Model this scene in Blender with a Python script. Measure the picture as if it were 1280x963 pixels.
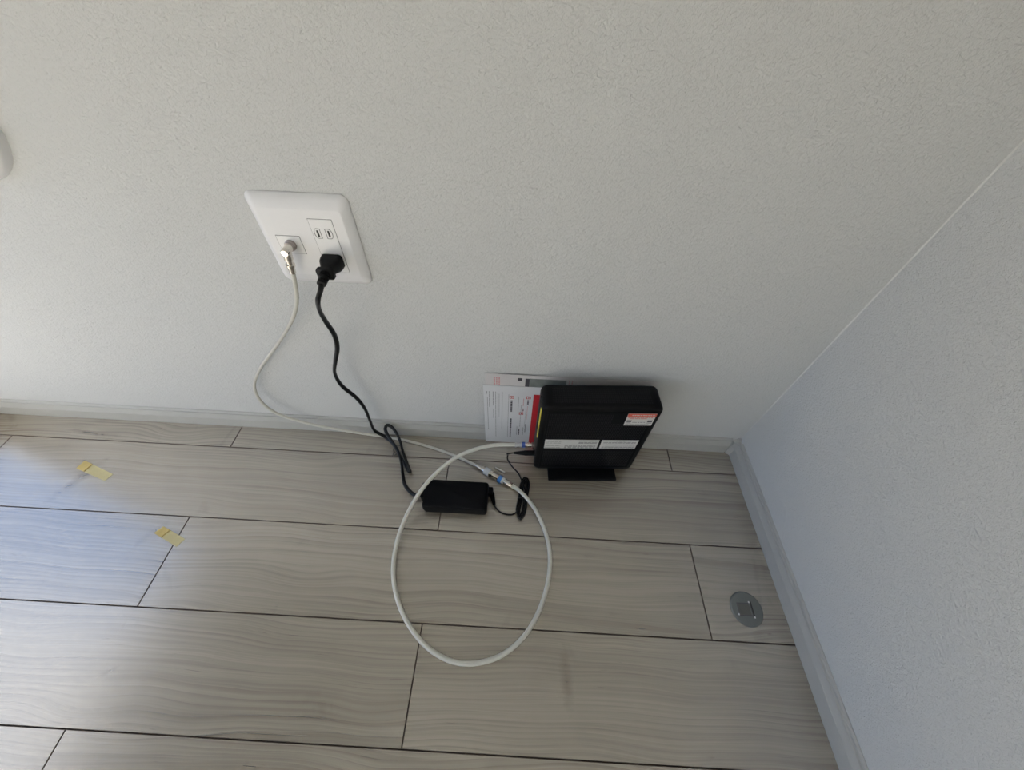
import bpy, bmesh, math, random
from mathutils import Vector, Matrix
random.seed(4)
for o in list(bpy.data.objects): bpy.data.objects.remove(o)
scene = bpy.context.scene
C = scene.collection

# ------------------------------------------------------------------ camera
# origin: the floor point under the camera; x along the back wall, y towards it, z up (metres)
H = 0.707
FPX = 476.92
R = Matrix(((0.99857309, -0.05264264, 0.00897385),
            (0.04653512, 0.77535924, -0.62980356),
            (0.02619657, 0.62932249, 0.77670261)))
cam = bpy.data.cameras.new('camera'); camo = bpy.data.objects.new('camera', cam); C.objects.link(camo)
camo.matrix_world = Matrix.Translation((0, 0, H)) @ R.to_4x4()
cam.sensor_fit = 'HORIZONTAL'; cam.sensor_width = 36.0; cam.lens = 36.0 * FPX / 1280.0
cam.clip_start = 0.01
scene.camera = camo

# ------------------------------------------------------------------ daylight
w = bpy.data.worlds.new('daylight'); scene.world = w; w.use_nodes = True
nt = w.node_tree; nt.nodes.clear()
tc = nt.nodes.new('ShaderNodeTexCoord'); bg = nt.nodes.new('ShaderNodeBackground'); wo = nt.nodes.new('ShaderNodeOutputWorld')
mp = nt.nodes.new('ShaderNodeMapping'); mp.inputs['Location'].default_value = (2.49, 2.01, 0.91)
cl = nt.nodes.new('ShaderNodeTexNoise'); cl.inputs['Scale'].default_value = 1.6; cl.inputs['Detail'].default_value = 3
ramp = nt.nodes.new('ShaderNodeValToRGB')             # broken white cloud over blue sky
ramp.color_ramp.elements[0].position = 0.42; ramp.color_ramp.elements[0].color = (0.19, 0.34, 0.64, 1)
ramp.color_ramp.elements[1].position = 0.55; ramp.color_ramp.elements[1].color = (1.0, 0.97, 0.92, 1)
sep = nt.nodes.new('ShaderNodeSeparateXYZ'); gr = nt.nodes.new('ShaderNodeMapRange'); gr.inputs[1].default_value = -0.03; gr.inputs[2].default_value = 0.03
mxg = nt.nodes.new('ShaderNodeMix'); mxg.data_type = 'RGBA'; mxg.inputs[6].default_value = (0.36, 0.32, 0.26, 1)   # ground below the horizon
nt.links.new(tc.outputs['Generated'], mp.inputs[0]); nt.links.new(mp.outputs[0], cl.inputs['Vector']); nt.links.new(cl.outputs[0], ramp.inputs[0])
nt.links.new(tc.outputs['Generated'], sep.inputs[0]); nt.links.new(sep.outputs[2], gr.inputs[0]); nt.links.new(gr.outputs[0], mxg.inputs[0])
nt.links.new(ramp.outputs[0], mxg.inputs[7]); nt.links.new(mxg.outputs[2], bg.inputs[0])
bg.inputs[1].default_value = 3.2
nt.links.new(bg.outputs[0], wo.inputs[0])

sun = bpy.data.lights.new('sun', 'SUN'); suno = bpy.data.objects.new('sun', sun); C.objects.link(suno)
sun.energy = 118.0; sun.angle = math.radians(0.6); sun.color = (0.96, 0.99, 1.0)
suno.rotation_euler = Vector((1.0, -1.2, -0.75)).to_track_quat('-Z', 'Y').to_euler()
suno.location = (-3, 2, 4)
# the window opening, as a portal for the sky light
WX = -1.13; WY0, WY1, WZ0, WZ1 = -1.80, 0.412, 0.04, 0.84
pl = bpy.data.lights.new('window_portal', 'AREA'); plo = bpy.data.objects.new('window_portal', pl); C.objects.link(plo)
pl.shape = 'RECTANGLE'; pl.size = WZ1 - WZ0; pl.size_y = WY1 - WY0; pl.cycles.is_portal = True
plo.location = (WX - 0.11, (WY0 + WY1) / 2, (WZ0 + WZ1) / 2); plo.rotation_euler = (0, -math.pi / 2, 0)

vs = scene.view_settings
vs.view_transform = 'Standard'; vs.look = 'None'; vs.gamma = 1; vs.use_curve_mapping = False
vs.exposure = -0.12
scene.cycles.use_denoising = True
scene.cycles.max_bounces = 10; scene.cycles.diffuse_bounces = 7; scene.cycles.glossy_bounces = 4
scene.cycles.sample_clamp_indirect = 6.0

# ------------------------------------------------------------------ helpers
def px(u, v, ax, val):
    """the point on plane x/y/z = val seen at photo pixel (u, v)"""
    d = R @ Vector(((u - 640) / FPX, -(v - 481.5) / FPX, -1)); o = Vector((0, 0, H))
    i = 'xyz'.index(ax); t = (val - o[i]) / d[i]
    return o + d * t

def obj(name, bm, mats, parent=None, smooth=False, label=None):
    me = bpy.data.meshes.new(name); bmesh.ops.recalc_face_normals(bm, faces=bm.faces); bm.to_mesh(me); bm.free()
    for m in (mats if isinstance(mats, (list, tuple)) else [mats]): me.materials.append(m)
    o = bpy.data.objects.new(name, me); C.objects.link(o)
    if smooth:
        for p in me.polygons: p.use_smooth = True
        me.set_sharp_from_angle(angle=math.radians(38 if smooth is True else smooth))
    if parent: o.parent = parent
    if label: o['label'] = label
    if name in ('pink_text', 'headings', 'printed_text', 'heading_text', 'red_text', 'text_columns', 'red_print', 'dark_marks'): o['kind'] = 'stuff'
    return o

def thing(name, label, cat, loc=(0, 0, 0), rotz=0, group=None):
    o = bpy.data.objects.new(name, None); C.objects.link(o); o.empty_display_size = 0.02
    o.location = loc; o.rotation_euler = (0, 0, rotz); tag(o, label, cat, group); return o

def tag(o, label, cat, group=None):
    o['label'] = label; o['category'] = cat
    if group: o['group'] = group
    return o

def box(bm, x0, x1, y0, y1, z0, z1, mi=0):
    vs_ = [bm.verts.new((x, y, z)) for x in (x0, x1) for y in (y0, y1) for z in (z0, z1)]
    for f in ((0, 1, 3, 2), (4, 6, 7, 5), (0, 4, 5, 1), (2, 3, 7, 6), (0, 2, 6, 4), (1, 5, 7, 3)):
        fc = bm.faces.new([vs_[i] for i in f]); fc.material_index = mi
    return vs_

def rbox(x0, x1, y0, y1, z0, z1, r, seg=3):
    bm = bmesh.new(); box(bm, x0, x1, y0, y1, z0, z1)
    bmesh.ops.bevel(bm, geom=bm.edges[:], offset=r, segments=seg, profile=0.5, affect='EDGES'); return bm

def frame_of(d):
    d = d.normalized(); up = Vector((0, 0, 1)) if abs(d.z) < 0.9 else Vector((0, 1, 0))
    a_ = d.cross(up).normalized(); return a_, d.cross(a_).normalized()

def lathe(bm, A, d, prof, n=20, mi=0, turn=0.0):
    """prof: (distance along d, radius) list, capped at both ends"""
    A = Vector(A); d = Vector(d).normalized(); a_, b_ = frame_of(d); rings = []
    for t, r in prof:
        rings.append([bm.verts.new(A + d * t + (a_ * math.cos(turn + 2 * math.pi * k / n) + b_ * math.sin(turn + 2 * math.pi * k / n)) * r) for k in range(n)])
    for i in range(len(rings) - 1):
        for k in range(n):
            bm.faces.new((rings[i][k], rings[i][(k + 1) % n], rings[i + 1][(k + 1) % n], rings[i + 1][k])).material_index = mi
    bm.faces.new(rings[0][::-1]).material_index = mi; bm.faces.new(rings[-1]).material_index = mi

def spline(pts, step=0.004, closed=False):
    """centripetal-like smooth curve through pts"""
    P = [Vector(p) for p in pts]; n = len(P); out = []
    for i in range(n if closed else n - 1):
        if closed: p0, p1, p2, p3 = P[i - 1], P[i], P[(i + 1) % n], P[(i + 2) % n]
        else:
            p1, p2 = P[i], P[i + 1]
            p0 = P[i - 1] if i else p1 * 2 - p2
            p3 = P[i + 2] if i + 2 < n else p2 * 2 - p1
        t01, t12, t23 = [max((b - a_).length, 1e-6) ** 0.5 for a_, b in ((p0, p1), (p1, p2), (p2, p3))]
        m1 = ((p1 - p0) / t01 - (p2 - p0) / (t01 + t12) + (p2 - p1) / t12) * t12
        m2 = ((p2 - p1) / t12 - (p3 - p1) / (t12 + t23) + (p3 - p2) / t23) * t12
        k = max(2, int((p2 - p1).length / step))
        for j in range(k):
            s = j / k
            out.append(p1 * (2*s**3 - 3*s*s + 1) + m1 * (s**3 - 2*s*s + s) + p2 * (3*s*s - 2*s**3) + m2 * (s**3 - s*s))
    if not closed: out.append(P[-1])
    return out

def tube(bm, pts, r, n=12, closed=False, ry=None, twist=0.0, mi=0):
    """swept tube; ry gives an oval section that turns by `twist` radians per metre"""
    N = len(pts); rings = []; prev = None; s = 0.0
    for i, p in enumerate(pts):
        d = (pts[(i + 1) % N] - pts[i - 1]) if closed else (pts[min(i + 1, N - 1)] - pts[max(i - 1, 0)])
        d.normalize()
        if prev is None: a_, b_ = frame_of(d)
        else:
            a_ = (prev - d * prev.dot(d)).normalized(); b_ = d.cross(a_)
        prev = a_
        if i: s += (p - pts[i - 1]).length
        ring = []
        for k in range(n):
            q = 2 * math.pi * k / n; c, sn = math.cos(q) * r, math.sin(q) * (ry or r); w_ = twist * s
            ring.append(bm.verts.new(p + a_ * (c * math.cos(w_) - sn * math.sin(w_)) + b_ * (c * math.sin(w_) + sn * math.cos(w_))))
        rings.append(ring)
    for i in range(N if closed else N - 1):
        A_, B_ = rings[i], rings[(i + 1) % N]
        for k in range(n): bm.faces.new((A_[k], A_[(k + 1) % n], B_[(k + 1) % n], B_[k])).material_index = mi
    if not closed: bm.faces.new(rings[0][::-1]); bm.faces.new(rings[-1])

def prism(bm, prof, axis_pts, mi=0):
    """loft: list of closed rings of points"""
    rings = [[bm.verts.new(p) for p in ring] for ring in axis_pts]
    n = len(rings[0])
    for i in range(len(rings) - 1):
        for k in range(n): bm.faces.new((rings[i][k], rings[i][(k + 1) % n], rings[i + 1][(k + 1) % n], rings[i + 1][k])).material_index = mi
    bm.faces.new(rings[0][::-1]).material_index = mi; bm.faces.new(rings[-1]).material_index = mi

def rrect(cx, cz, hx, hz, r, seg=5):
    out = []
    for qx, qz, a0 in ((1, 1, 0), (-1, 1, 90), (-1, -1, 180), (1, -1, 270)):
        for k in range(seg + 1):
            t = math.radians(a0 + 90 * k / seg)
            out.append((cx + qx * (hx - r) + r * math.cos(t), cz + qz * (hz - r) + r * math.sin(t)))
    return out

# ------------------------------------------------------------------ materials
def mat(name, col, rough=0.5, metal=0.0, spec=0.5, noise=None, bump=None, coat=0.0):
    """noise = (scale, amount) mottles the colour; bump = (scale, distance)"""
    m = bpy.data.materials.new(name); m.use_nodes = True; t = m.node_tree; b = t.nodes['Principled BSDF']
    b.inputs['Base Color'].default_value = (*col, 1); b.inputs['Roughness'].default_value = rough
    b.inputs['Metallic'].default_value = metal; b.inputs['Specular IOR Level'].default_value = spec
    b.inputs['Coat Weight'].default_value = coat
    co = t.nodes.new('ShaderNodeTexCoord')
    ns = noise or (60.0, 0.04)
    n = t.nodes.new('ShaderNodeTexNoise'); n.inputs['Scale'].default_value = ns[0]; n.inputs['Detail'].default_value = 3
    t.links.new(co.outputs['Object'], n.inputs['Vector'])
    mx = t.nodes.new('ShaderNodeMix'); mx.data_type = 'RGBA'
    mx.inputs[6].default_value = (*[c * (1 - ns[1]) for c in col], 1); mx.inputs[7].default_value = (*[min(1, c * (1 + ns[1])) for c in col], 1)
    t.links.new(n.outputs[0], mx.inputs[0]); t.links.new(mx.outputs[2], b.inputs['Base Color'])
    if bump:
        n2 = t.nodes.new('ShaderNodeTexNoise'); n2.inputs['Scale'].default_value = bump[0]; n2.inputs['Detail'].default_value = 4
        bp = t.nodes.new('ShaderNodeBump'); bp.inputs['Strength'].default_value = 1; bp.inputs['Distance'].default_value = bump[1]
        t.links.new(co.outputs['Object'], n2.inputs['Vector']); t.links.new(n2.outputs[0], bp.inputs['Height']); t.links.new(bp.outputs[0], b.inputs['Normal'])
    return m

def wallpaper():
    m = bpy.data.materials.new('wallpaper'); m.use_nodes = True; t = m.node_tree; b = t.nodes['Principled BSDF']
    b.inputs['Roughness'].default_value = 0.75; b.inputs['Specular IOR Level'].default_value = 0.3
    b.inputs['Base Color'].default_value = (0.615, 0.622, 0.616, 1)
    co = t.nodes.new('ShaderNodeTexCoord')
    def nz(scale, sc3, detail=4, dist=0.0):
        mp = t.nodes.new('ShaderNodeMapping'); mp.inputs['Scale'].default_value = sc3
        n = t.nodes.new('ShaderNodeTexNoise'); n.inputs['Scale'].default_value = scale; n.inputs['Detail'].default_value = detail
        n.inputs['Distortion'].default_value = dist
        t.links.new(co.outputs['Object'], mp.inputs[0]); t.links.new(mp.outputs[0], n.inputs['Vector']); return n
    n1 = nz(330, (0.8, 0.8, 1.2), 3, 0.6); n2 = nz(900, (1, 1, 1), 2); n3 = nz(90, (0.5, 0.5, 1.6), 3, 1.0)
    ad = t.nodes.new('ShaderNodeMath'); ad.operation = 'MULTIPLY_ADD'; ad.inputs[1].default_value = 0.35
    t.links.new(n2.outputs[0], ad.inputs[0]); t.links.new(n1.outputs[0], ad.inputs[2])
    ad2 = t.nodes.new('ShaderNodeMath'); ad2.operation = 'MULTIPLY_ADD'; ad2.inputs[1].default_value = 0.7
    t.links.new(n3.outputs[0], ad2.inputs[0]); t.links.new(ad.outputs[0], ad2.inputs[2])
    bp = t.nodes.new('ShaderNodeBump'); bp.inputs['Strength'].default_value = 1; bp.inputs['Distance'].default_value = 0.0014
    t.links.new(ad2.outputs[0], bp.inputs['Height']); t.links.new(bp.outputs[0], b.inputs['Normal'])
    return m

def wood():
    m = bpy.data.materials.new('pale_maple_plank'); m.use_nodes = True; t = m.node_tree; b = t.nodes['Principled BSDF']
    N = t.nodes.new; Lk = t.links.new
    co = N('ShaderNodeTexCoord'); oi = N('ShaderNodeObjectInfo')
    off = N('ShaderNodeVectorMath'); off.operation = 'MULTIPLY_ADD'; off.inputs[1].default_value = (37.0, 11.0, 5.0)
    cmb = N('ShaderNodeCombineXYZ')
    for i in range(3): Lk(oi.outputs['Random'], cmb.inputs[i])
    Lk(cmb.outputs[0], off.inputs[0]); Lk(co.outputs['Object'], off.inputs[2])
    # slow bending of the fibres, and sparse eyes they flow around
    wm = N('ShaderNodeMapping'); wm.inputs['Scale'].default_value = (3.2, 7.0, 1.0); Lk(off.outputs[0], wm.inputs[0])
    wn = N('ShaderNodeTexNoise'); wn.inputs['Scale'].default_value = 1; wn.inputs['Detail'].default_value = 1.5; Lk(wm.outputs[0], wn.inputs['Vector'])
    em = N('ShaderNodeMapping'); em.inputs['Scale'].default_value = (3.0, 9.0, 0.0); Lk(off.outputs[0], em.inputs[0])
    ev = N('ShaderNodeTexVoronoi'); ev.inputs['Scale'].default_value = 1; Lk(em.outputs[0], ev.inputs['Vector'])
    ee = N('ShaderNodeMapRange'); ee.interpolation_type = 'SMOOTHSTEP'
    for i_, q_ in enumerate((0.0, 0.30, 0.011, 0.0)): ee.inputs[i_ + 1].default_value = q_
    Lk(ev.outputs['Distance'], ee.inputs[0])
    wa = N('ShaderNodeMath'); wa.operation = 'MULTIPLY_ADD'; wa.inputs[1].default_value = 0.055; Lk(wn.outputs[0], wa.inputs[0]); Lk(ee.outputs[0], wa.inputs[2])
    wc_ = N('ShaderNodeCombineXYZ'); Lk(wa.outputs[0], wc_.inputs[1])
    wv_ = N('ShaderNodeVectorMath'); wv_.operation = 'ADD'; Lk(off.outputs[0], wv_.inputs[0]); Lk(wc_.outputs[0], wv_.inputs[1])
    def mapped(sc3):
        mp = N('ShaderNodeMapping'); mp.inputs['Scale'].default_value = sc3; Lk(wv_.outputs[0], mp.inputs[0]); return mp.outputs[0]
    def nz(sc3, detail=4, dist=0.0, rough=0.5):
        n = N('ShaderNodeTexNoise'); n.inputs['Scale'].default_value = 1; n.inputs['Detail'].default_value = detail
        n.inputs['Distortion'].default_value = dist; n.inputs['Roughness'].default_value = rough
        Lk(mapped(sc3), n.inputs['Vector']); return n.outputs[0]
    def rng(x, a0, a1, b0, b1):
        r = N('ShaderNodeMapRange'); r.inputs[1].default_value = a0; r.inputs[2].default_value = a1
        r.inputs[3].default_value = b0; r.inputs[4].default_value = b1; Lk(x, r.inputs[0]); return r.outputs[0]
    def mul(x, y):
        q = N('ShaderNodeMath'); q.operation = 'MULTIPLY'; Lk(x, q.inputs[0]); Lk(y, q.inputs[1]); return q.outputs[0]
    # growth rings bending around a slow swell, of uneven strength
    def wave(sc3, dist, dsc, det=2.0):
        wv = N('ShaderNodeTexWave'); wv.wave_type = 'BANDS'; wv.bands_direction = 'Y'; wv.wave_profile = 'SAW'
        wv.inputs['Scale'].default_value = 1.0; wv.inputs['Distortion'].default_value = dist; wv.inputs['Detail'].default_value = det
        wv.inputs['Detail Scale'].default_value = dsc; wv.inputs['Detail Roughness'].default_value = 0.5
        Lk(mapped(sc3), wv.inputs['Vector']); return wv.outputs['Fac']
    def fade(x, m_):       # 1 where m_ is 0, x where m_ is 1
        q = N('ShaderNodeMix'); q.data_type = 'FLOAT'; q.inputs[2].default_value = 1.0
        Lk(m_, q.inputs[0]); Lk(x, q.inputs[3]); return q.outputs[0]
    ring = fade(rng(wave((0.9, 15.0, 1.0), 14.0, 0.6), 0.62, 1.0, 1.0, 0.68), rng(nz((1.1, 16.0, 1.0), 3), 0.40, 0.66, 0.0, 1.0))
    ring2 = fade(rng(wave((0.7, 44.0, 1.0), 10.0, 0.5, 3.0), 0.45, 1.0, 1.0, 0.76), rng(nz((2.0, 22.0, 1.0), 3), 0.35, 0.65, 0.15, 1.0))
    swell = rng(nz((1.3, 8.0, 1.0), 2), 0.25, 0.75, 0.87, 1.11)
    fine = rng(nz((5.0, 520.0, 1.0), 3), 0.25, 0.75, 0.87, 1.11)
    band = rng(nz((1.6, 95.0, 1.0), 5, 0.4), 0.3, 0.75, 1.06, 0.84)
    fleck = rng(nz((20.0, 300.0, 1.0), 2, 0.5), 0.71, 0.80, 1.0, 0.66)
    smudge = rng(nz((10.0, 6.0, 1.0), 3, 1.5), 0.66, 0.84, 1.0, 0.74)
    tint = rng(oi.outputs['Random'], 0.0, 1.0, 0.94, 1.05)
    # one knot streak per plank that has one (place, direction and size stored on the plank)
    def prop(n_):
        a_ = N('ShaderNodeAttribute'); a_.attribute_type = 'OBJECT'; a_.attribute_name = n_; return a_
    kc = prop('knot_place'); kd = prop('knot_turn'); ks = prop('knot_scale')
    dv = N('ShaderNodeVectorMath'); dv.operation = 'SUBTRACT'; Lk(co.outputs['Object'], dv.inputs[0]); Lk(kc.outputs['Vector'], dv.inputs[1])
    vr = N('ShaderNodeVectorRotate'); vr.rotation_type = 'Z_AXIS'; Lk(dv.outputs[0], vr.inputs['Vector']); Lk(kd.outputs['Fac'], vr.inputs['Angle'])
    vm = N('ShaderNodeVectorMath'); vm.operation = 'MULTIPLY'; Lk(vr.outputs[0], vm.inputs[0]); Lk(ks.outputs['Vector'], vm.inputs[1])
    ln = N('ShaderNodeVectorMath'); ln.operation = 'LENGTH'; Lk(vm.outputs[0], ln.inputs[0])
    ragged = N('ShaderNodeMath'); ragged.operation = 'MULTIPLY_ADD'; ragged.inputs[1].default_value = 1.1
    Lk(nz((60.0, 160.0, 1.0), 3), ragged.inputs[0]); Lk(ln.outputs['Value'], ragged.inputs[2])
    knot = rng(ragged.outputs[0], 0.45, 1.6, 0.62, 1.0)
    v = mul(mul(mul(mul(mul(ring, ring2), mul(fine, band)), mul(mul(fleck, smudge), swell)), tint), knot)
    g = N('ShaderNodeValToRGB')
    g.color_ramp.elements[0].position = 0.45; g.color_ramp.elements[0].color = (0.105, 0.078, 0.050, 1)
    g.color_ramp.elements[1].position = 1.0; g.color_ramp.elements[1].color = (0.335, 0.290, 0.224, 1)
    k = g.color_ramp.elements.new(0.78); k.color = (0.235, 0.195, 0.143, 1)
    k = g.color_ramp.elements.new(0.92); k.color = (0.295, 0.252, 0.192, 1)
    Lk(v, g.inputs[0]); Lk(g.outputs[0], b.inputs['Base Color'])
    b.inputs['Roughness'].default_value = 0.255; b.inputs['Specular IOR Level'].default_value = 1.0; b.inputs['IOR'].default_value = 2.1
    bp = N('ShaderNodeBump'); bp.inputs['Strength'].default_value = 0.5; bp.inputs['Distance'].default_value = 0.00025
    Lk(v, bp.inputs['Height']); Lk(bp.outputs[0], b.inputs['Normal'])
    return m

M = dict(
    wall=wallpaper(), wood=wood(),
    groove=mat('plank_groove', (0.085, 0.060, 0.042), 0.7),
    sub=mat('subfloor', (0.05, 0.04, 0.03), 0.9),
    ceil=mat('ceiling_paper', (0.62, 0.62, 0.60), 0.9),
    base=mat('white_skirting', (0.44, 0.44, 0.42), 0.5, noise=(30, 0.02)),
    white=mat('white_plastic', (0.80, 0.80, 0.81), 0.32, noise=(40, 0.01)),
    white2=mat('white_insert_plastic', (0.82, 0.82, 0.825), 0.28, noise=(40, 0.01)),
    gap=mat('seam_shadow_gap', (0.10, 0.10, 0.11), 0.8),
    greyline=mat('grey_moulded_outline', (0.30, 0.30, 0.30), 0.6),
    slot=mat('slot_dark', (0.03, 0.03, 0.03), 0.7),
    nickel=mat('nickel', (0.78, 0.74, 0.68), 0.22, 1.0),
    dnickel=mat('dark_nickel', (0.42, 0.38, 0.36), 0.30, 1.0),
    coax=mat('ivory_pvc_jacket', (0.70, 0.69, 0.62), 0.42, noise=(25, 0.03)),
    coaxw=mat('grey_ivory_jacket', (0.60, 0.59, 0.53), 0.42, noise=(25, 0.03)),
    blue=mat('blue_plastic_ring', (0.05, 0.22, 0.62), 0.35),
    dblue=mat('deep_blue_ring', (0.06, 0.12, 0.42), 0.35),
    sleeve=mat('clear_white_sleeve', (0.70, 0.73, 0.78), 0.2),
    black=mat('black_plastic', (0.0038, 0.0038, 0.0042), 0.45, 0.0, 0.14, noise=(200, 0.1)),
    blackm=mat('matte_black_shell', (0.0036, 0.0038, 0.0046), 0.60, 0.0, 0.12, noise=(300, 0.15), bump=(1800, 0.0001)),
    cord=mat('black_pvc_cord', (0.005, 0.005, 0.0055), 0.36, 0.0, 0.3, noise=(200, 0.1)),
    hole=mat('vent_hole', (0.003, 0.003, 0.003), 0.9),
    rib=mat('vent_rib', (0.013, 0.013, 0.014), 0.5, 0.0, 0.18),
    paper=mat('white_leaflet_paper', (0.70, 0.71, 0.73), 0.40, noise=(20, 0.02)),
    paper2=mat('pale_leaflet_paper', (0.62, 0.60, 0.60), 0.35, noise=(20, 0.03)),
    red=mat('red_print', (0.50, 0.02, 0.03), 0.45),
    redo=mat('orange_red_print', (0.62, 0.10, 0.06), 0.45),
    pink=mat('pink_print', (0.62, 0.30, 0.32), 0.5),
    ink=mat('black_print', (0.06, 0.06, 0.07), 0.6),
    greyink=mat('grey_print', (0.33, 0.34, 0.35), 0.6),
    photo=mat('grey_green_picture', (0.19, 0.21, 0.20), 0.45, noise=(80, 0.35)),
    label=mat('sticker_white', (0.62, 0.62, 0.60), 0.45, noise=(20, 0.02)),
    yellow=mat('yellow_port', (0.55, 0.48, 0.06), 0.45),
    tape=mat('yellow_masking_tape', (0.56, 0.50, 0.27), 0.65, noise=(120, 0.08), bump=(500, 0.0002)),
    tape2=mat('yellow_masking_tape_double', (0.56, 0.44, 0.16), 0.65, noise=(120, 0.10), bump=(500, 0.0002)),
    grey=mat('grey_floor_cap_plastic', (0.165, 0.178, 0.178), 0.5, 0.0, 0.3, noise=(60, 0.03)),
    greylid=mat('grey_lid_plastic', (0.135, 0.135, 0.125), 0.55, 0.0, 0.3, noise=(60, 0.05)),
    bead=mat('white_filler_bead', (0.64, 0.64, 0.62), 0.6),
    frame=mat('white_window_frame', (0.7, 0.7, 0.7), 0.4),
    tie=mat('black_wire_tie', (0.02, 0.018, 0.016), 0.5),
)
gm = bpy.data.materials.new('window_glass'); gm.use_nodes = True; t = gm.node_tree; t.nodes.clear()
o1 = t.nodes.new('ShaderNodeOutputMaterial'); mxs = t.nodes.new('ShaderNodeMixShader'); mxs.inputs[0].default_value = 0.07
tr = t.nodes.new('ShaderNodeBsdfTransparent'); gl = t.nodes.new('ShaderNodeBsdfGlossy'); gl.inputs['Roughness'].default_value = 0.02
t.links.new(tr.outputs[0], mxs.inputs[1]); t.links.new(gl.outputs[0], mxs.inputs[2]); t.links.new(mxs.outputs[0], o1.inputs[0])
M['glass'] = gm

# ------------------------------------------------------------------ room shell
YB, XB = 0.4192, 0.4576            # faces of the skirting boards
YW, XW = 0.4277, 0.4661            # wall faces
X0, Y0, ZC = WX, -2.6, 2.4
def struct(name, bm, m, parent=None, smooth=False):
    o = obj(name, bm, m, parent, smooth)
    if not parent: o['kind'] = 'structure'
    return o
bm = bmesh.new(); box(bm, X0 - .1, XW + .1, Y0 - .1, YW + .1, -0.10, -0.0118); floor = struct('floor', bm, M['sub'])
bm = bmesh.new(); box(bm, X0 - .1, XW + .1, YW, YW + .1, -0.0118, ZC); struct('wall_back', bm, M['wall'])
bm = bmesh.new(); box(bm, XW, XW + .1, Y0, YW, -0.0118, ZC); struct('wall_right', bm, M['wall'])
bm = bmesh.new(); box(bm, X0 - .1, XW + .1, Y0 - .1, Y0, -0.0118, ZC); struct('wall_front', bm, M['wall'])
bm = bmesh.new()
box(bm, X0 - .1, X0, Y0, WY0, -0.0118, ZC); box(bm, X0 - .1, X0, WY1, YW, -0.0118, ZC)
box(bm, X0 - .1, X0, WY0, WY1, WZ1, ZC); box(bm, X0 - .1, X0, WY0, WY1, -0.0118, WZ0)
struct('wall_left', bm, M['wall'])
bm = bmesh.new(); box(bm, X0 - .1, XW + .1, Y0 - .1, YW + .1, ZC, ZC + .1); struct('ceiling', bm, M['ceil'])
# the low window in the left wall
bm = bmesh.new()
for a0, a1, b0, b1 in ((WY0, WY1, WZ0, WZ0 + .04), (WY0, WY1, WZ1 - .04, WZ1), (WY0, WY0 + .04, WZ0 + .04, WZ1 - .04), (WY1 - .018, WY1, WZ0 + .04, WZ1 - .04),
                       ((WY0 + WY1) / 2 - .03, (WY0 + WY1) / 2 + .03, WZ0 + .04, WZ1 - .04)):
    box(bm, X0 - .08, X0 - .02, a0, a1, b0, b1)
win = struct('window_1', bm, M['frame'])
for s in (0, 1):
    ya = WY0 + .04 if s == 0 else (WY0 + WY1) / 2 + .03
    yb = (WY0 + WY1) / 2 - .03 if s == 0 else WY1 - .018
    bm = bmesh.new(); q = [bm.verts.new(p) for p in ((X0 - .05, ya, WZ0 + .04), (X0 - .05, yb, WZ0 + .04), (X0 - .05, yb, WZ1 - .04), (X0 - .05, ya, WZ1 - .04))]
    bm.faces.new(q); obj('pane', bm, M['glass'], win)

# floor planks: 909 x 144.3 mm, every second row shifted by half a length
PW, PL, GAP, CH = 0.1443, 0.909, 0.0006, 0.0008
def plank_mesh(L, W):
    bm = bmesh.new(); hx, hy = L / 2 - GAP / 2, W / 2 - GAP / 2
    rings = []
    for ix, z in ((0, -0.0115), (0, -CH), (CH, 0.0)):
        rings.append([bm.verts.new((sx * (hx - ix), sy * (hy - ix), z)) for sx, sy in ((-1, -1), (1, -1), (1, 1), (-1, 1))])
    for i in range(2):
        for k in range(4): bm.faces.new((rings[i][k], rings[i][(k + 1) % 4], rings[i + 1][(k + 1) % 4], rings[i + 1][k])).material_index = 1
    bm.faces.new(rings[2])
    me = bpy.data.meshes.new('plank'); bmesh.ops.recalc_face_normals(bm, faces=bm.faces); bm.to_mesh(me); bm.free()
    me.materials.append(M['wood']); me.materials.append(M['groove']); return me
KNOTS = [((52, 632), (138, 571), .012), ((704, 806), (713, 900), .010), ((80, 537), (152, 546), .006), ((150, 832), (120, 850), .004)]   # dark figure in the wood, as photo pixels on the floor
cache = {}
yt = 0.3691
rows = [(0.3691, YW)] + [(yt - PW * (k + 1), yt - PW * k) for k in range(21)]
for r, (ya, yb) in enumerate(rows):
    ya = max(ya, Y0)
    if yb - ya < 0.01: continue
    jx = -0.5805 if r % 2 == 0 else -0.1266
    j = jx - 3 * PL
    while j < XW:
        a0, a1 = max(j, X0), min(j + PL, XW)
        if a1 - a0 > 0.01:
            key = (round(a1 - a0, 4), round(yb - ya, 4))
            if key not in cache: cache[key] = plank_mesh(*key)
            o = bpy.data.objects.new('plank', cache[key]); C.objects.link(o); o.parent = floor
            o.location = ((a0 + a1) / 2, (ya + yb) / 2, 0)
            o['knot_place'] = (9.0, 9.0, 0.0); o['knot_turn'] = 0.0; o['knot_scale'] = (10.0, 10.0, 0.0)
            for (u0, v0), (u1, v1), kw in KNOTS:
                k0, k1 = px(u0, v0, 'z', 0), px(u1, v1, 'z', 0); kc_ = (k0 + k1) / 2
                if a0 < kc_.x < a1 and ya < kc_.y < yb:
                    kd_ = k1 - k0
                    o['knot_place'] = (kc_.x - o.location.x, kc_.y - o.location.y, 0.0); o['knot_turn'] = -math.atan2(kd_.y, kd_.x)
                    o['knot_scale'] = (2 / kd_.length, 1 / kw, 0.0)
        j += PL

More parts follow.
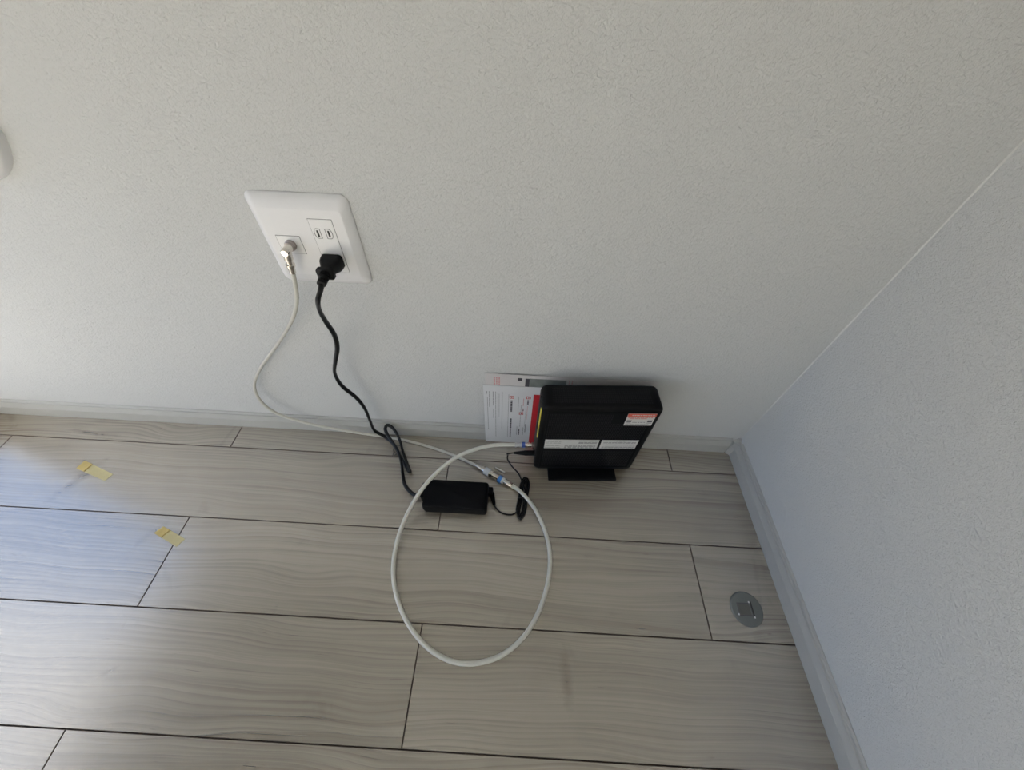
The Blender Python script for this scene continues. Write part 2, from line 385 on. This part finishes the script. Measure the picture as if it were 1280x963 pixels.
# skirting with a two-step moulded profile: (offset from wall, z)
PROF = [(0, 0.0003), (0.0082, 0.0003), (0.0082, 0.0250), (0.0088, 0.0258), (0.0088, 0.0276), (0.0080, 0.0285), (0.0052, 0.0372),
        (0.0058, 0.0376), (0.0058, 0.0402), (0.0034, 0.0412), (0.0034, 0.0442), (0.0014, 0.0460), (0, 0.0460)]
CAPL = 0.0150
bm = bmesh.new(); prism(bm, None, [[(x, YW - d, z) for d, z in PROF] for x in (X0, XW - CAPL - .0022)]); struct('baseboard_back', bm, M['base'])
bm = bmesh.new(); prism(bm, None, [[(XW - d, y, z) for d, z in PROF] for y in (Y0, YW - CAPL + .002)]); struct('baseboard_right', bm, M['base'])
bm = bmesh.new()   # small inside-corner piece
cap2 = [(0, 0), (-CAPL, 0), (-CAPL, -.0088), (-.0088, -CAPL + .0012), (0, -CAPL + .0012)]
s1 = 0.50
prism(bm, None, [[(XW + a_ * s, YW + b_ * s, z) for a_, b_ in cap2] for z, s in ((0.0003, 1.0), (0.0270, 1.0), (0.0295, 0.90), (0.0390, 0.88), (0.0415, s1), (0.0462, s1 - .1))])
struct('trim_1', bm, M['base'])

bm = bmesh.new()   # thin bead of filler up the wall corner
prism(bm, None, [[(XW, YW, z), (XW - .0012, YW, z), (XW - .0007, YW - .0007, z), (XW, YW - .0012, z)] for z in (.0462, ZC)])
struct('trim_2', bm, M['bead'])

# ------------------------------------------------------------------ wall socket plate
PXc, PZc = -0.2605, 0.444
plate = thing('wall_socket', 'white two-gang wall plate with aerial jack and twin power socket', 'socket', (PXc, YW, PZc))
bm = bmesh.new()
def pr(hx, hz, r, d): return [(x, -d, z) for x, z in rrect(0, 0, hx, hz, r)]
prism(bm, None, [pr(.0585, .0590, .0085, -.0005 + .0005), pr(.0597, .0600, .0095, .0008), pr(.0592, .0594, .0095, .0020), pr(.0555, .0540, .0080, .0052), pr(.0500, .0445, .0040, .0088), pr(.0490, .0435, .0035, .0090)])
obj('cover_plate', bm, M['white'], plate, True)
def local(x, z): return x - PXc, z - PZc
def insert(name, x0, x1, z0, z1):
    (a0, b0), (a1, b1) = local(x0, z0), local(x1, z1)
    bm = bmesh.new(); box(bm, a0 - .0004, a1 + .0004, -.00915, -.0085, b0 - .0004, b1 + .0004); obj('seam', bm, M['gap'], plate)
    bm = rbox(a0, a1, -.0097, -.0085, b0, b1, .0004, 2); return obj(name, bm, M['white2'], plate)
ins = insert('aerial_insert', -0.3000, -0.2712, 0.4312, 0.4545)
sok = insert('power_insert', -0.2523, -0.2243, 0.4062, 0.4775)
for zc in (0.4600, 0.4240):
    for s, xc in ((-1, -0.2457), (1, -0.2325)):
        cx, cz = local(xc, zc)
        bm = bmesh.new(); box(bm, cx - .0011, cx + .0011, -.00990, -.0090, cz - .0040 + (0 if s > 0 else -.0005), cz + .0040); obj('slot', bm, M['slot'], sok)
        out = []      # D-shaped moulded outline round each slot, flat side towards its neighbour
        for k in range(9):
            t_ = math.radians(-90 + 180 * k / 8); out.append(Vector((cx + s * (0.0008 + .0034 * math.cos(t_)), -.0098, cz + .0062 * math.sin(t_))))
        out.append(Vector((cx - s * .0034, -.0098, cz + .0062))); out.append(Vector((cx - s * .0034, -.0098, cz - .0062)))
        bm = bmesh.new(); tube(bm, out, .00042, 6, True); obj('slot_outline', bm, M['greyline'], sok)

# round ventilation cover at the frame's edge
vent = thing('wall_vent', 'round white ventilation cover fixed to the back wall', 'vent', (-0.6152, YW, 0.5745))
bm = bmesh.new(); lathe(bm, (0, 0, 0), (0, -1, 0), [(0, .0745), (.0105, .0738), (.0122, .0728), (.0128, .0715), (.0118, .0690), (.0118, .060), (.0118, .01)], 72)
obj('outer_ring', bm, M['white'], vent, True)
bm = bmesh.new(); lathe(bm, (0, -.0118, 0), (0, -1, 0), [(0, .052), (.010, .052), (.0125, .050), (.0140, .042), (.0146, .02), (.0147, .002)], 64)
obj('centre_disc', bm, M['white'], vent, True)
bm = bmesh.new(); lathe(bm, (0, -.0264, -.030), (0, -1, 0), [(0, .006), (.005, .0055), (.006, .004)], 24); obj('knob', bm, M['white2'], vent, True)

# ------------------------------------------------------------------ modem
YAW = math.radians(3.0)
mod = thing('modem', 'black upright cable modem with ribbed case and white stickers on foot stand', 'modem', (0.0445, 0.3530, 0), YAW)
MWd, MD, MZ0, MZ1 = 0.196, 0.048, 0.0075, 0.221
bm = bmesh.new()
def mring(z, ins_, r=0.013):
    return [(x, y, z) for x, y in rrect(MWd / 2, MD / 2, MWd / 2 - ins_, MD / 2 - ins_, max(r - ins_, .003), 5)]
bm.free(); bm = bmesh.new()
# profile in the x-z plane with rounded corners, lofted front to back
def fring(y, i_): return [(x, y, z) for x, z in rrect(MWd / 2, (MZ0 + MZ1) / 2, MWd / 2 - i_, (MZ1 - MZ0) / 2 - i_, .012 - i_ * .5, 6)]
prism(bm, None, [fring(0, .0050), fring(.0008, .0028), fring(.0030, .0008), fring(.0060, 0), fring(MD - .006, 0), fring(MD - .002, .0012), fring(MD, .004)])
obj('case', bm, M['black'], mod, True)
bm = rbox(.010, MWd - .010, -.0008, .003, MZ0 + .012, MZ1 - .012, .0007, 2); obj('side_panel', bm, M['blackm'], mod)
bm = bmesh.new()   # fine slots in the panel
for i in range(56):
    for j in range(34):
        x = .014 + i * .003; z = .026 + j * .0054
        if x > MWd - .014 or z > MZ1 - .018: continue
        if .082 < z < .128 and .010 < x < .185: continue
        if .172 < z and x > .118: continue
        box(bm, x, x + .0012, -.0011, -.0007, z, z + .0038)
sl = obj('panel_slots', bm, M['rib'], mod); sl['kind'] = 'stuff'
bm = bmesh.new()   # vent grid in the top
for i in range(46):
    for j in range(7):
        x = .018 + i * .0035; y = .009 + j * .0044
        box(bm, x, x + .0022, y, y + .0030, MZ1 - .0005, MZ1 + .0002)
sl = obj('top_vents', bm, M['rib'], mod); sl['kind'] = 'stuff'
bm = rbox(.029, .165, -.022, MD + .003, 0.0003, .0062, .0022, 3)
obj('foot_plate', bm, M['black'], mod, True)
bm = rbox(.040, .155, .006, MD - .006, .0058, .0085, .0010, 2); obj('foot_riser', bm, M['black'], mod)
# ports on the left side
bm = rbox(-.0006, .003, .008, .030, .118, .212, .0004, 1); obj('port_recess', bm, M['hole'], mod)
for z0 in (.122, .144, .166, .188):
    bm = rbox(-.0012, .003, .0095, .0265, z0, z0 + .0175, .0004, 1); p_ = obj('network_port', bm, M['hole'], mod)
bm = rbox(-.0016, .001, .0050, .0085, .120, .208, .0004, 1); obj('port_strip', bm, M['yellow'], mod, label='narrow yellow strip along the ports')
def sticker(x0, x1, z0, z1, lab):
    bm = rbox(x0, x1, -.00135, -.0005, z0, z1, .0002, 1); return obj('sticker', bm, M['label'], mod, label=lab)
def dashes(bm, x0, x1, z, h, y, rnd, lo=.002, hi=.010, gap=.0012):
    x = x0
    while x < x1 - .0006:
        l = min(rnd.uniform(lo, hi), x1 - x); box(bm, x, x + l, y - .0001, y, z, z + h); x += l + gap
rnd = random.Random(2)
sa = sticker(.0135, .1100, .0945, .1240, 'long white sticker with printed lines')
bm = bmesh.new()
for z in (.0975, .1035, .1180, .1125): dashes(bm, .0150, .0420, z, .0009, -.00135, rnd, .003, .009)
for z in (.1195, .1150, .1120): dashes(bm, .0740, .1070, z, .0012, -.00135, rnd, .006, .016, .0008)
for z in (.1035, .1005): dashes(bm, .0500, .1060, z, .0010, -.00135, rnd)
dashes(bm, .0500, .1060, .0965, .0014, -.00135, rnd, .003, .007, .002)
obj('printed_text', bm, M['ink'], sa)
sb = sticker(.1145, .1805, .0945, .1240, 'shorter white sticker with printed lines')
bm = bmesh.new()
dashes(bm, .140, .156, .1205, .0014, -.00135, rnd, .003, .006)
for z in (.1165, .1140, .1000, .0972): dashes(bm, .1180, .1770, z, .0009, -.00135, rnd)
dashes(bm, .1180, .1450, .1070, .0015, -.00135, rnd, .003, .007, .0008); dashes(bm, .1470, .1760, .1072, .0009, -.00135, rnd)
obj('printed_text', bm, M['ink'], sb)
sc_ = sticker(.1400, .1865, .1725, .2065, 'white caution sticker with an orange red heading')
bm = bmesh.new(); box(bm, .1400, .1865, -.00150, -.00135, .1985, .2065); obj('heading_band', bm, M['redo'], sc_)
bm = bmesh.new(); dashes(bm, .1470, .1850, .2015, .0018, -.0015, rnd, .002, .005, .001); obj('heading_text', bm, M['label'], sc_)
bm = bmesh.new(); dashes(bm, .1420, .1830, .1950, .0015, -.00135, rnd, .002, .006); dashes(bm, .1450, .1750, .1922, .0012, -.00135, rnd); obj('red_text', bm, M['redo'], sc_)
bm = bmesh.new()
for x in (.1420, .1765): box(bm, x, x + .008, -.00145, -.00135, .1830, .1880); box(bm, x, x + .0078, -.00145, -.00135, .1798, .1808)
dashes(bm, .1520, .1740, .1855, .0010, -.00135, rnd); dashes(bm, .1520, .1740, .1815, .0010, -.00135, rnd); dashes(bm, .1420, .1810, .1752, .0010, -.00135, rnd)
obj('printed_text', bm, M['ink'], sc_)
bm = bmesh.new(); lathe(bm, (.001, .0255, .0595), (-1, 0, 0), [(0, .0062), (.003, .0062), (.003, .0050), (.010, .0050)], 18); obj('aerial_port', bm, M['dnickel'], mod, True)
bm = bmesh.new(); lathe(bm, (.001, .0015 + .006, .0600), (-1, 0, 0), [(0, .0055), (.0020, .0055)], 18); obj('power_jack', bm, M['hole'], mod, True)

# ------------------------------------------------------------------ power adapter with its cords
ad = thing('power_adapter', 'black power adapter brick on the planks with plug cord and bundled thin cord', 'adapter', (0, 0, 0))
ax0, ax1, ay0, ay1, az1 = -0.1590, -0.0400, 0.2560, 0.3110, 0.0300
bm = bmesh.new()
def aring(z, i_, cx_=0.0):
    return [(x, y, z) for x, y in rrect((ax0 + ax1) / 2, (ay0 + ay1) / 2, (ax1 - ax0) / 2 - i_, (ay1 - ay0) / 2 - i_, .0045, 4)]
prism(bm, None, [aring(.0003, .0035), aring(.0016, .0015), aring(.0140, 0), aring(.0265, .0006), aring(.0290, .0016), aring(.0300, .0038)])
obj('brick', bm, M['blackm'], ad, True)
bm = rbox(ax0 - .0065, ax0 + .003, .2755, .3040, .0060, .0270, .0020, 2); obj('inlet_socket', bm, M['black'], ad)
bm = rbox(ax1 - .002, ax1 + .0080, .2900, .3050, .0080, .0230, .0025, 2); obj('outlet_elbow', bm, M['black'], ad)
bm = bmesh.new(); e0 = Vector((ax1 + .0055, .2960, .0140)); e1 = px(618, 632, 'z', .008); lathe(bm, e0, e1 - e0, [(0, .0052), (.004, .0050), ((e1 - e0).length, .0026)], 14)
obj('strain_relief', bm, M['black'], ad, True)
# mains plug: straight two-pin moulding leaving the lower socket
PY = YW - .0099
plug_c = Vector((-0.2390, PY, 0.4240))
def plug_ring(d, hx, hz, r, dx=0, dz=0): return [(plug_c.x + x + dx, PY - d, plug_c.z + z + dz) for x, z in rrect(0, 0, hx, hz, r, 4)]
bm = bmesh.new()
prism(bm, None, [plug_ring(.0002, .0118, .0085, .004), plug_ring(.0012, .0130, .0095, .0045), plug_ring(.0070, .0130, .0095, .0045), plug_ring(.0120, .0122, .0088, .0042),
                 plug_ring(.0215, .0078, .0068, .0040), plug_ring(.0260, .0070, .0064, .0040)])
plug = obj('plug', bm, M['black'], ad, True)
bm = bmesh.new(); prism(bm, None, [plug_ring(.0255, .0095, .0072, .005), plug_ring(.0263, .0108, .0080, .005), plug_ring(.0300, .0108, .0080, .005), plug_ring(.0308, .0095, .0072, .005)])
obj('grip_flange', bm, M['black'], plug, True)
rd = Vector((-.02, -1, -.18)).normalized(); rs = plug_c + Vector((0, -.0300, 0))
bm = bmesh.new(); lathe(bm, rs, rd, [(0, .0064), (.004, .0062), (.0042, .0050), (.0062, .0050), (.0064, .0060), (.0100, .0057), (.0102, .0047), (.0122, .0047), (.0124, .0056), (.0165, .0052), (.0172, .0036)], 16)
obj('strain_relief', bm, M['black'], plug, True)
s0 = rs + rd * .0150
cordp = [s0, s0 + rd * .008 + Vector((0, 0, -.003)), px(397.5, 374, 'y', .352), px(399, 387, 'y', .360), px(407, 402, 'y', .372), px(418, 419, 'y', .383), px(421.5, 435, 'y', .39), px(419, 453, 'y', .395),
         px(418.5, 467, 'y', .399), px(427, 482, 'y', .402), px(446, 498, 'y', .405), px(456, 511, 'y', .407), px(462, 525, 'y', .407), px(469, 539, 'y', .407), px(480, 545.5, 'z', .017), px(490, 553, 'z', .015), px(498, 566, 'z', .011),
         px(505.5, 580, 'z', .0050), px(510, 589, 'z', .0042), px(512.3, 590, 'z', .0085), px(508.5, 579, 'z', .0120), px(503, 563, 'z', .0190), px(499.5, 550, 'z', .026), px(494.5, 540, 'z', .034), px(488, 533, 'z', .040),
         px(483.5, 532, 'z', .042), px(481.5, 536, 'z', .038), px(484, 543, 'z', .032), px(491, 553.5, 'z', .0240), px(498, 565, 'z', .0250), px(502, 580, 'z', .015), px(503.5, 594, 'z', .006), px(506, 606, 'z', .0042), px(512, 614, 'z', .006), px(520, 619.5, 'z', .011), Vector((ax0 - .005, .2850, .0160))]
bm = bmesh.new(); tube(bm, spline(cordp, .003), .0035, 12, ry=.0027, twist=18); obj('mains_cord', bm, M['cord'], ad, 80)
bm = bmesh.new()
ctr = px(497, 562, 'z', .014)
tp = [ctr + Vector((math.cos(k * .7) * .0095, math.sin(k * .7) * .0050, math.sin(k * .7 + .5) * .0085)) for k in range(19)]
tube(bm, spline(tp, .002), .0007, 6)
tube(bm, spline([ctr + Vector((-.004, -.002, .004)), px(492.5, 560, 'z', .012), px(492, 566, 'z', .005), px(490.5, 571, 'z', .002)], .003), .0007, 6)
tube(bm, spline([ctr + Vector((-.002, -.004, .002)), px(497, 567, 'z', .009), px(493.5, 569, 'z', .003)], .003), .0007, 6)
obj('twist_tie', bm, M['tie'], ad)
# thin low-voltage cord: adapter - bundle - modem
dcj = mod.matrix_basis @ Vector((-.001, .0075, .0600))
dcd = (mod.matrix_basis.to_3x3() @ Vector((-1, 0, 0)))
bt, bb = px(657, 599, 'z', .004), px(649.5, 648, 'z', .004)
axd = (bb - bt); Lb = axd.length; axd.normalize(); sd = Vector((-axd.y, axd.x, 0))
bpts = []
TURN = 7
for k in range(TURN * 8 + 3):
    an = 2 * math.pi * k / 8; q = k // 8
    c, s = math.cos(an), math.sin(an)
    along = Lb / 2 + (Lb / 2 + .002 * math.sin(q * 2.1)) * c
    wd = (.0045 + .0020 * ((q * 3) % 4) / 3) * (1.35 if c > 0.3 or c < -.3 else .9)
    z = .0022 + .0024 * (q % 4) + .0012 * (s > 0)
    bpts.append(bt + axd * along + sd * (wd * s + .0022 * ((q * 5) % 3 - 1)) + Vector((0, 0, z - .004)))
pa = [e1, px(621.5, 637, 'z', .005), px(629, 642, 'z', .003), px(640, 643.5, 'z', .0025), px(647, 640, 'z', .003)]
pb = [px(654, 606, 'z', .012), px(648, 592, 'z', .014), px(640, 583, 'z', .020), px(634.5, 574, 'z', .035), px(635, 568, 'z', .048), dcj + dcd * .052 + Vector((0, 0, -.004)), dcj + dcd * .040]
bm = bmesh.new(); tube(bm, spline(pa + bpts + pb, .003), .0015, 8); obj('low_voltage_cord', bm, M['cord'], ad, 80)
bm = bmesh.new(); lathe(bm, dcj, dcd, [(-.004, .0028), (.0005, .0028), (.0008, .0054), (.018, .0052), (.020, .0046), (.040, .0022)], 16); obj('barrel_plug', bm, M['black'], ad, True)
bm = bmesh.new()
mid = bt + axd * (Lb * .55) + Vector((0, 0, .003))
tube(bm, [mid + sd * (.0092 * math.cos(k * math.pi / 8)) + Vector((0, 0, .0070 * math.sin(k * math.pi / 8))) for k in range(16)], .0011, 6, True); obj('cord_tie', bm, M['tie'], ad)

# ------------------------------------------------------------------ aerial cable from the wall
wc = thing('aerial_cable', 'thin ivory aerial cable hanging from the wall plate down to the floor', 'cable')
jx, jz = -0.2855, 0.4430
JY = YW - .0097
bm = bmesh.new(); lathe(bm, (jx, JY, jz), (0, -1, 0), [(0, .0068), (.0030, .0068), (.0034, .0060), (.0060, .0058)], 24); obj('push_collar', bm, M['dnickel'], wc, True)
bm = bmesh.new(); lathe(bm, (jx, JY - .006, jz), (0, -1, 0), [(0, .0050), (.0125, .0050), (.0138, .0040)], 20)
obj('elbow_head', bm, M['nickel'], wc, True)
hd = Vector((jx, JY - .0135, jz + .0015)); ce = px(366, 341, 'y', .4055); dd = ce - hd; Ld = dd.length
bm = bmesh.new(); lathe(bm, hd, dd, [(0, .0052), (Ld * .40, .0052), (Ld * .43, .0040), (Ld * .58, .0040), (Ld * .60, .0054), (Ld * .70, .0054), (Ld * .72, .0042), (Ld, .0040), (Ld + .0003, .0030)], 18)
obj('elbow_barrel', bm, M['nickel'], wc, True)
ca = px(598, 583.5, 'z', .0076)
pts = [ce + dd.normalized() * -.004, ce + dd.normalized() * .004, px(369, 356, 'y', .405), px(371, 371, 'y', .405), px(369, 389, 'y', .407), px(361, 408, 'y', .410), px(343, 436, 'y', .416), px(326, 460, 'y', .419), px(318.5, 477, 'y', .418), px(319, 489, 'y', .415), px(327, 503, 'y', .411), px(345, 516.5, 'y', .408),
       px(385, 529.5, 'y', .407), px(440, 540, 'y', .407), px(480, 546, 'z', .0040), px(510, 551.5, 'z', .0030), px(550, 563, 'z', .0030), px(580, 575, 'z', .0032), ca]
bm = bmesh.new(); tube(bm, spline(pts, .005), .0027, 12); obj('jacket', bm, M['coaxw'], wc, 80)
# the inline coupler where the two cables meet
cb = px(640, 607.5, 'z', .0076); cd = (cb - ca); Lc = cd.length; cd.normalize()
bm = bmesh.new(); lathe(bm, ca, cd, [(-.008, .0038), (0, .0044), (.008, .0046), (.0085, .0059), (.012, .0059)], 16); obj('cable_end', bm, M['nickel'], wc, True)
cp = thing('inline_coupler', 'silver inline aerial coupler with blue ring and pale label joining two cables', 'coupler')
bm = bmesh.new(); lathe(bm, ca, cd, [(.012, .0061), (.0145, .0070), (.0315, .0070), (.033, .0063), (.033, .0056), (.0475, .0056), (.0478, .0049), (.0500, .0049)], 20); obj('housing', bm, M['nickel'], cp, True)
bm = bmesh.new(); lathe(bm, ca, cd, [(.0155, .0072), (.0155, .0076), (.0270, .0076), (.0270, .0072)], 20); obj('paper_label', bm, M['sleeve'], cp, True, 'pale blue-white label wrapped round it')
bm = bmesh.new(); lathe(bm, ca, cd, [(.0300, .0071), (.0300, .0081), (.0335, .0081), (.0335, .0071)], 6); obj('hex_nut', bm, M['nickel'], cp)
bm = bmesh.new(); lathe(bm, ca, cd, [(.0480, .0055), (.0480, .0073), (.0555, .0073), (.0555, .0055)], 20); obj('blue_ring', bm, M['blue'], cp, True)
lo = thing('looped_aerial_cable', 'thick ivory aerial cable laid in a big loop ending at the modem', 'cable')
bm = bmesh.new(); lathe(bm, ca, cd, [(.0555, .0061), (.0600, .0061)], 20); obj('white_sleeve', bm, M['label'], lo, True)
bm = bmesh.new(); lathe(bm, ca, cd, [(.0600, .0051), (.0615, .0059), (Lc - .004, .0056), (Lc, .0049)], 20); obj('crimp_ferrule', bm, M['nickel'], lo, True)
bm = bmesh.new()
g0, g1 = px(619, 584.5, 'z', .004), px(631, 590.5, 'z', .004); gd = (g1 - g0).normalized(); gs = Vector((-gd.y, gd.x, 0)) * .0014
for a_, b_ in (((g0, g1), (.0030, .0042)),):
    q = [bm.verts.new(p) for p in (a_[0] - gs + Vector((0, 0, -.003)), a_[1] - gs + Vector((0, 0, -.003)), a_[1] + gs + Vector((0, 0, -.003)), a_[0] + gs + Vector((0, 0, -.003)),
                                   a_[0] - gs, a_[1] - gs, a_[1] + gs, a_[0] + gs)]
    for f in ((0, 3, 2, 1), (4, 5, 6, 7), (0, 1, 5, 4), (1, 2, 6, 5), (2, 3, 7, 6), (3, 0, 4, 7)): bm.faces.new([q[i] for i in f])
tag(obj('plastic_strip', bm, M['label']), 'tiny white plastic strip lying beside the inline coupler', 'strip')
mp_ = mod.matrix_basis @ Vector((-.006, .0255, .0595)); md = dcd
RL = .0037
pts = [cb - cd * .004, cb + cd * .004, px(652, 616, 'z', .0165), px(667, 634, 'z', .0140), px(679, 658, 'z', .0060), px(686, 682, 'z', .0040), px(687.5, 705, 'z', RL), px(683.5, 735, 'z', RL), px(672, 768, 'z', RL), px(654, 797, 'z', RL), px(628, 819, 'z', RL), px(598, 829, 'z', RL), px(570, 828.5, 'z', RL),
       px(541, 815, 'z', RL), px(516, 789, 'z', RL), px(499, 756, 'z', RL), px(492, 724, 'z', .005), px(493, 694, 'z', .010), px(500, 665, 'z', .018), px(512, 637, 'z', .030), px(528, 611, 'z', .042), px(548, 589, 'z', .050), px(572, 571, 'z', .056), px(597, 561, 'z', .059), px(620, 556.5, 'z', .0595), mp_ + md * .036, mp_ + md * .026]
bm = bmesh.new(); tube(bm, spline(pts, .006), RL, 14); obj('jacket', bm, M['coax'], lo, 80)
bm = bmesh.new(); lathe(bm, mp_, md, [(0, .0052), (.008, .0052), (.0082, .0042), (.0125, .0042)], 20); obj('hex_connector', bm, M['nickel'], lo, True)
bm = bmesh.new(); lathe(bm, mp_, md, [(.0125, .0056), (.0185, .0056)], 20); obj('blue_ring', bm, M['dblue'], lo, True)
bm = bmesh.new(); lathe(bm, mp_, md, [(.0185, .0046), (.0230, .0048), (.0232, .0040), (.0290, .0040), (.0292, .0050), (.0320, .0048)], 20); obj('crimp_ferrule', bm, M['label'], lo, True)

# ------------------------------------------------------------------ leaflets behind the modem
def leaflet(name, label, x0, wd, ht, y0, lean, th, m):
    o = bpy.data.objects.new(name, None)
    t_ = thing(name, label, 'leaflet', (x0, y0, 0.0004)); t_.rotation_euler = (-math.atan(lean), 0, 0)
    bm = bmesh.new(); box(bm, 0, wd, -th, 0, 0, ht); obj('sheet', bm, m, t_)
    return t_, -th
def vdash(bm, x, z1, z0, wdt, y, rnd, lo=.003, hi=.02, gap=.0010):
    z = z1
    while z > z0 + .0005:
        l = min(rnd.uniform(lo, hi), z - z0); box(bm, x - wdt / 2, x + wdt / 2, y - .00012, y, z - l, z); z -= l + gap
l2, yb = leaflet('paper_leaflet', 'taller pale leaflet against the wall with grey picture and pink print', -0.0530, 0.297, 0.2115, 0.4186, 0.030, .0006, M['paper2'])
rnd = random.Random(8)
bm = bmesh.new()
for x in (.016, .020, .0245): vdash(bm, x, .203, .150, .0022, yb, rnd, .002, .006, .0012)
for x in (.146, .151): vdash(bm, x, .204, .150, .0016, yb, rnd, .002, .005, .0016)
obj('pink_text', bm, M['pink'], l2)
bm = bmesh.new(); box(bm, .0565, .0645, yb - .00012, yb, .1965, .2035); box(bm, .070, .077, yb - .00012, yb, .150, .2030); obj('dark_marks', bm, M['ink'], l2)
bm = bmesh.new(); box(bm, .077, .141, yb - .00012, yb, .140, .2035); obj('picture', bm, M['photo'], l2)
l1, yb = leaflet('paper_leaflet', 'white leaflet with black text columns and red band beside the modem', -0.0570, 0.150, 0.1830, 0.4170, 0.030, .0007, M['paper'])
bm = bmesh.new()
for x, a_, b_, wd_ in ((.0065, .166, .158, .0016), (.0075, .150, .045, .0010), (.0112, .166, .120, .0012), (.0190, .166, .125, .0014), (.0190, .115, .085, .0008), (.0240, .166, .020, .0011), (.0285, .160, .030, .0009),
                        (.0310, .160, .090, .0007), (.0370, .166, .050, .0011), (.0500, .160, .020, .0008), (.0700, .155, .120, .0008), (.0700, .060, .030, .0010), (.0760, .130, .060, .0009), (.0880, .070, .040, .0022), (.0835, .058, .030, .0012), (.0860, .130, .060, .0006)):
    vdash(bm, x * .92, a_, b_, wd_, yb, rnd)
obj('text_columns', bm, M['greyink'], l1)
bm = bmesh.new()
for x, a_, b_, wd_ in ((.0560, .143, .108, .0034), (.0560, .086, .052, .0034), (.0560, .048, .020, .0024), (.0745, .052, .030, .0024), (.0890, .146, .132, .0030), (.0805, .120, .112, .002)):
    vdash(bm, x * .92, a_, b_, wd_, yb, rnd, .0026, .0042, .0010)
obj('headings', bm, M['ink'], l1)
bm = bmesh.new()
for x, z in ((.0560, .1520), (.0770, .1040), (.0895, .1530)):
    for a_, b_, c_, d_ in ((-.0040, .0040, .0026, .0038), (-.0040, .0040, -.0038, -.0026), (-.0040, -.0028, -.0026, .0026), (.0028, .0040, -.0026, .0026), (-.0006, .0010, -.0020, .0020)):
        box(bm, x * .92 + a_, x * .92 + b_, yb - .00012, yb, z + c_, z + d_)
box(bm, .0910, .1040, yb - .00012, yb, .000, .163)
obj('red_print', bm, M['red'], l1)
bm = bmesh.new()
for x, a_, b_, wd_ in ((.0800, .150, .128, .0010), (.0800, .118, .108, .001), (.0890, .128, .085, .0008)): vdash(bm, x * .92, a_, b_, wd_, yb, rnd)
obj('pink_text', bm, M['pink'], l1)

# ------------------------------------------------------------------ masking tape marks
def tape(pixels, fold, label):
    p = [px(u, v, 'z', 0.0) for u, v in pixels]            # corners: left-bottom, left-top, right-top, right-bottom
    c = (p[0] + p[1] + p[2] + p[3]) / 4
    t_ = thing('masking_tape', label, 'tape', (c.x, c.y, 0), 0, 'masking tape marks on the floor')
    p = [q - c for q in p]
    def strip(name, a_, b_, z0, z1, m, wob):
        bm = bmesh.new(); n = 6; rows_ = []
        for k in range(n + 1):
            s = a_ + (b_ - a_) * k / n
            lo_, hi_ = p[0].lerp(p[3], s), p[1].lerp(p[2], s)
            zz = z1 + wob * math.sin(k * 1.3)
            rows_.append([bm.verts.new((lo_.x, lo_.y, z0)), bm.verts.new((lo_.x, lo_.y, zz)), bm.verts.new((hi_.x, hi_.y, zz + wob)), bm.verts.new((hi_.x, hi_.y, z0))])
        for k in range(n):
            for i in range(4): bm.faces.new((rows_[k][i], rows_[k][(i + 1) % 4], rows_[k + 1][(i + 1) % 4], rows_[k + 1][i]))
        bm.faces.new(rows_[0]); bm.faces.new(rows_[-1][::-1]); obj(name, bm, m, t_)
    strip('strip', fold * .8, 1.0, .0001, .0004, M['tape'], .00004)
    strip('folded_end', 0.0, fold, .0003, .0016, M['tape2'], .0004)
tape([(96, 586), (107, 576.5), (141.5, 593), (131, 601.5)], .27, 'long strip of yellow masking tape across a dark smudge in the plank')
tape([(193, 667), (205, 658.5), (231.5, 674), (221, 684)], .32, 'short strip of yellow masking tape lying over a plank joint')

# ------------------------------------------------------------------ round floor cap
fc = thing('floor_cap', 'round grey plastic cable outlet cap set into a plank near the right skirting', 'floor cap', (0.3972, 0.1268, 0))
bm = bmesh.new(); lathe(bm, (0, 0, 0.0003), (0, 0, 1), [(0, .0258), (.0008, .0258), (.0019, .0246), (.0021, .0235), (.0021, .001)], 56); obj('disc', bm, M['grey'], fc, True)
bm = bmesh.new(); box(bm, -.0150, .0085, -.0105, .0085, .0020, .00245); obj('lid_seam', bm, M['gap'], fc)
bm = rbox(-.0138, .0064, -.0091, .0071, .0020, .0027, .0003, 1); obj('lid', bm, M['greylid'], fc)
bm = bmesh.new(); box(bm, .0078, .0098, -.0125, .0110, .0020, .0025); obj('finger_slot', bm, M['slot'], fc)
bm = bmesh.new(); box(bm, .0050, .0062, -.0088, .0068, .0026, .0032); obj('lid_lip', bm, M['grey'], fc)
for x, y in ((.0060, .0098), (-.0158, -.0085), (.0088, -.0118)):
    bm = rbox(x - .0011, x + .0011, y - .0014, y + .0014, .0018, .0032, .0004, 1); obj('hinge_pin', bm, M['white'], fc)
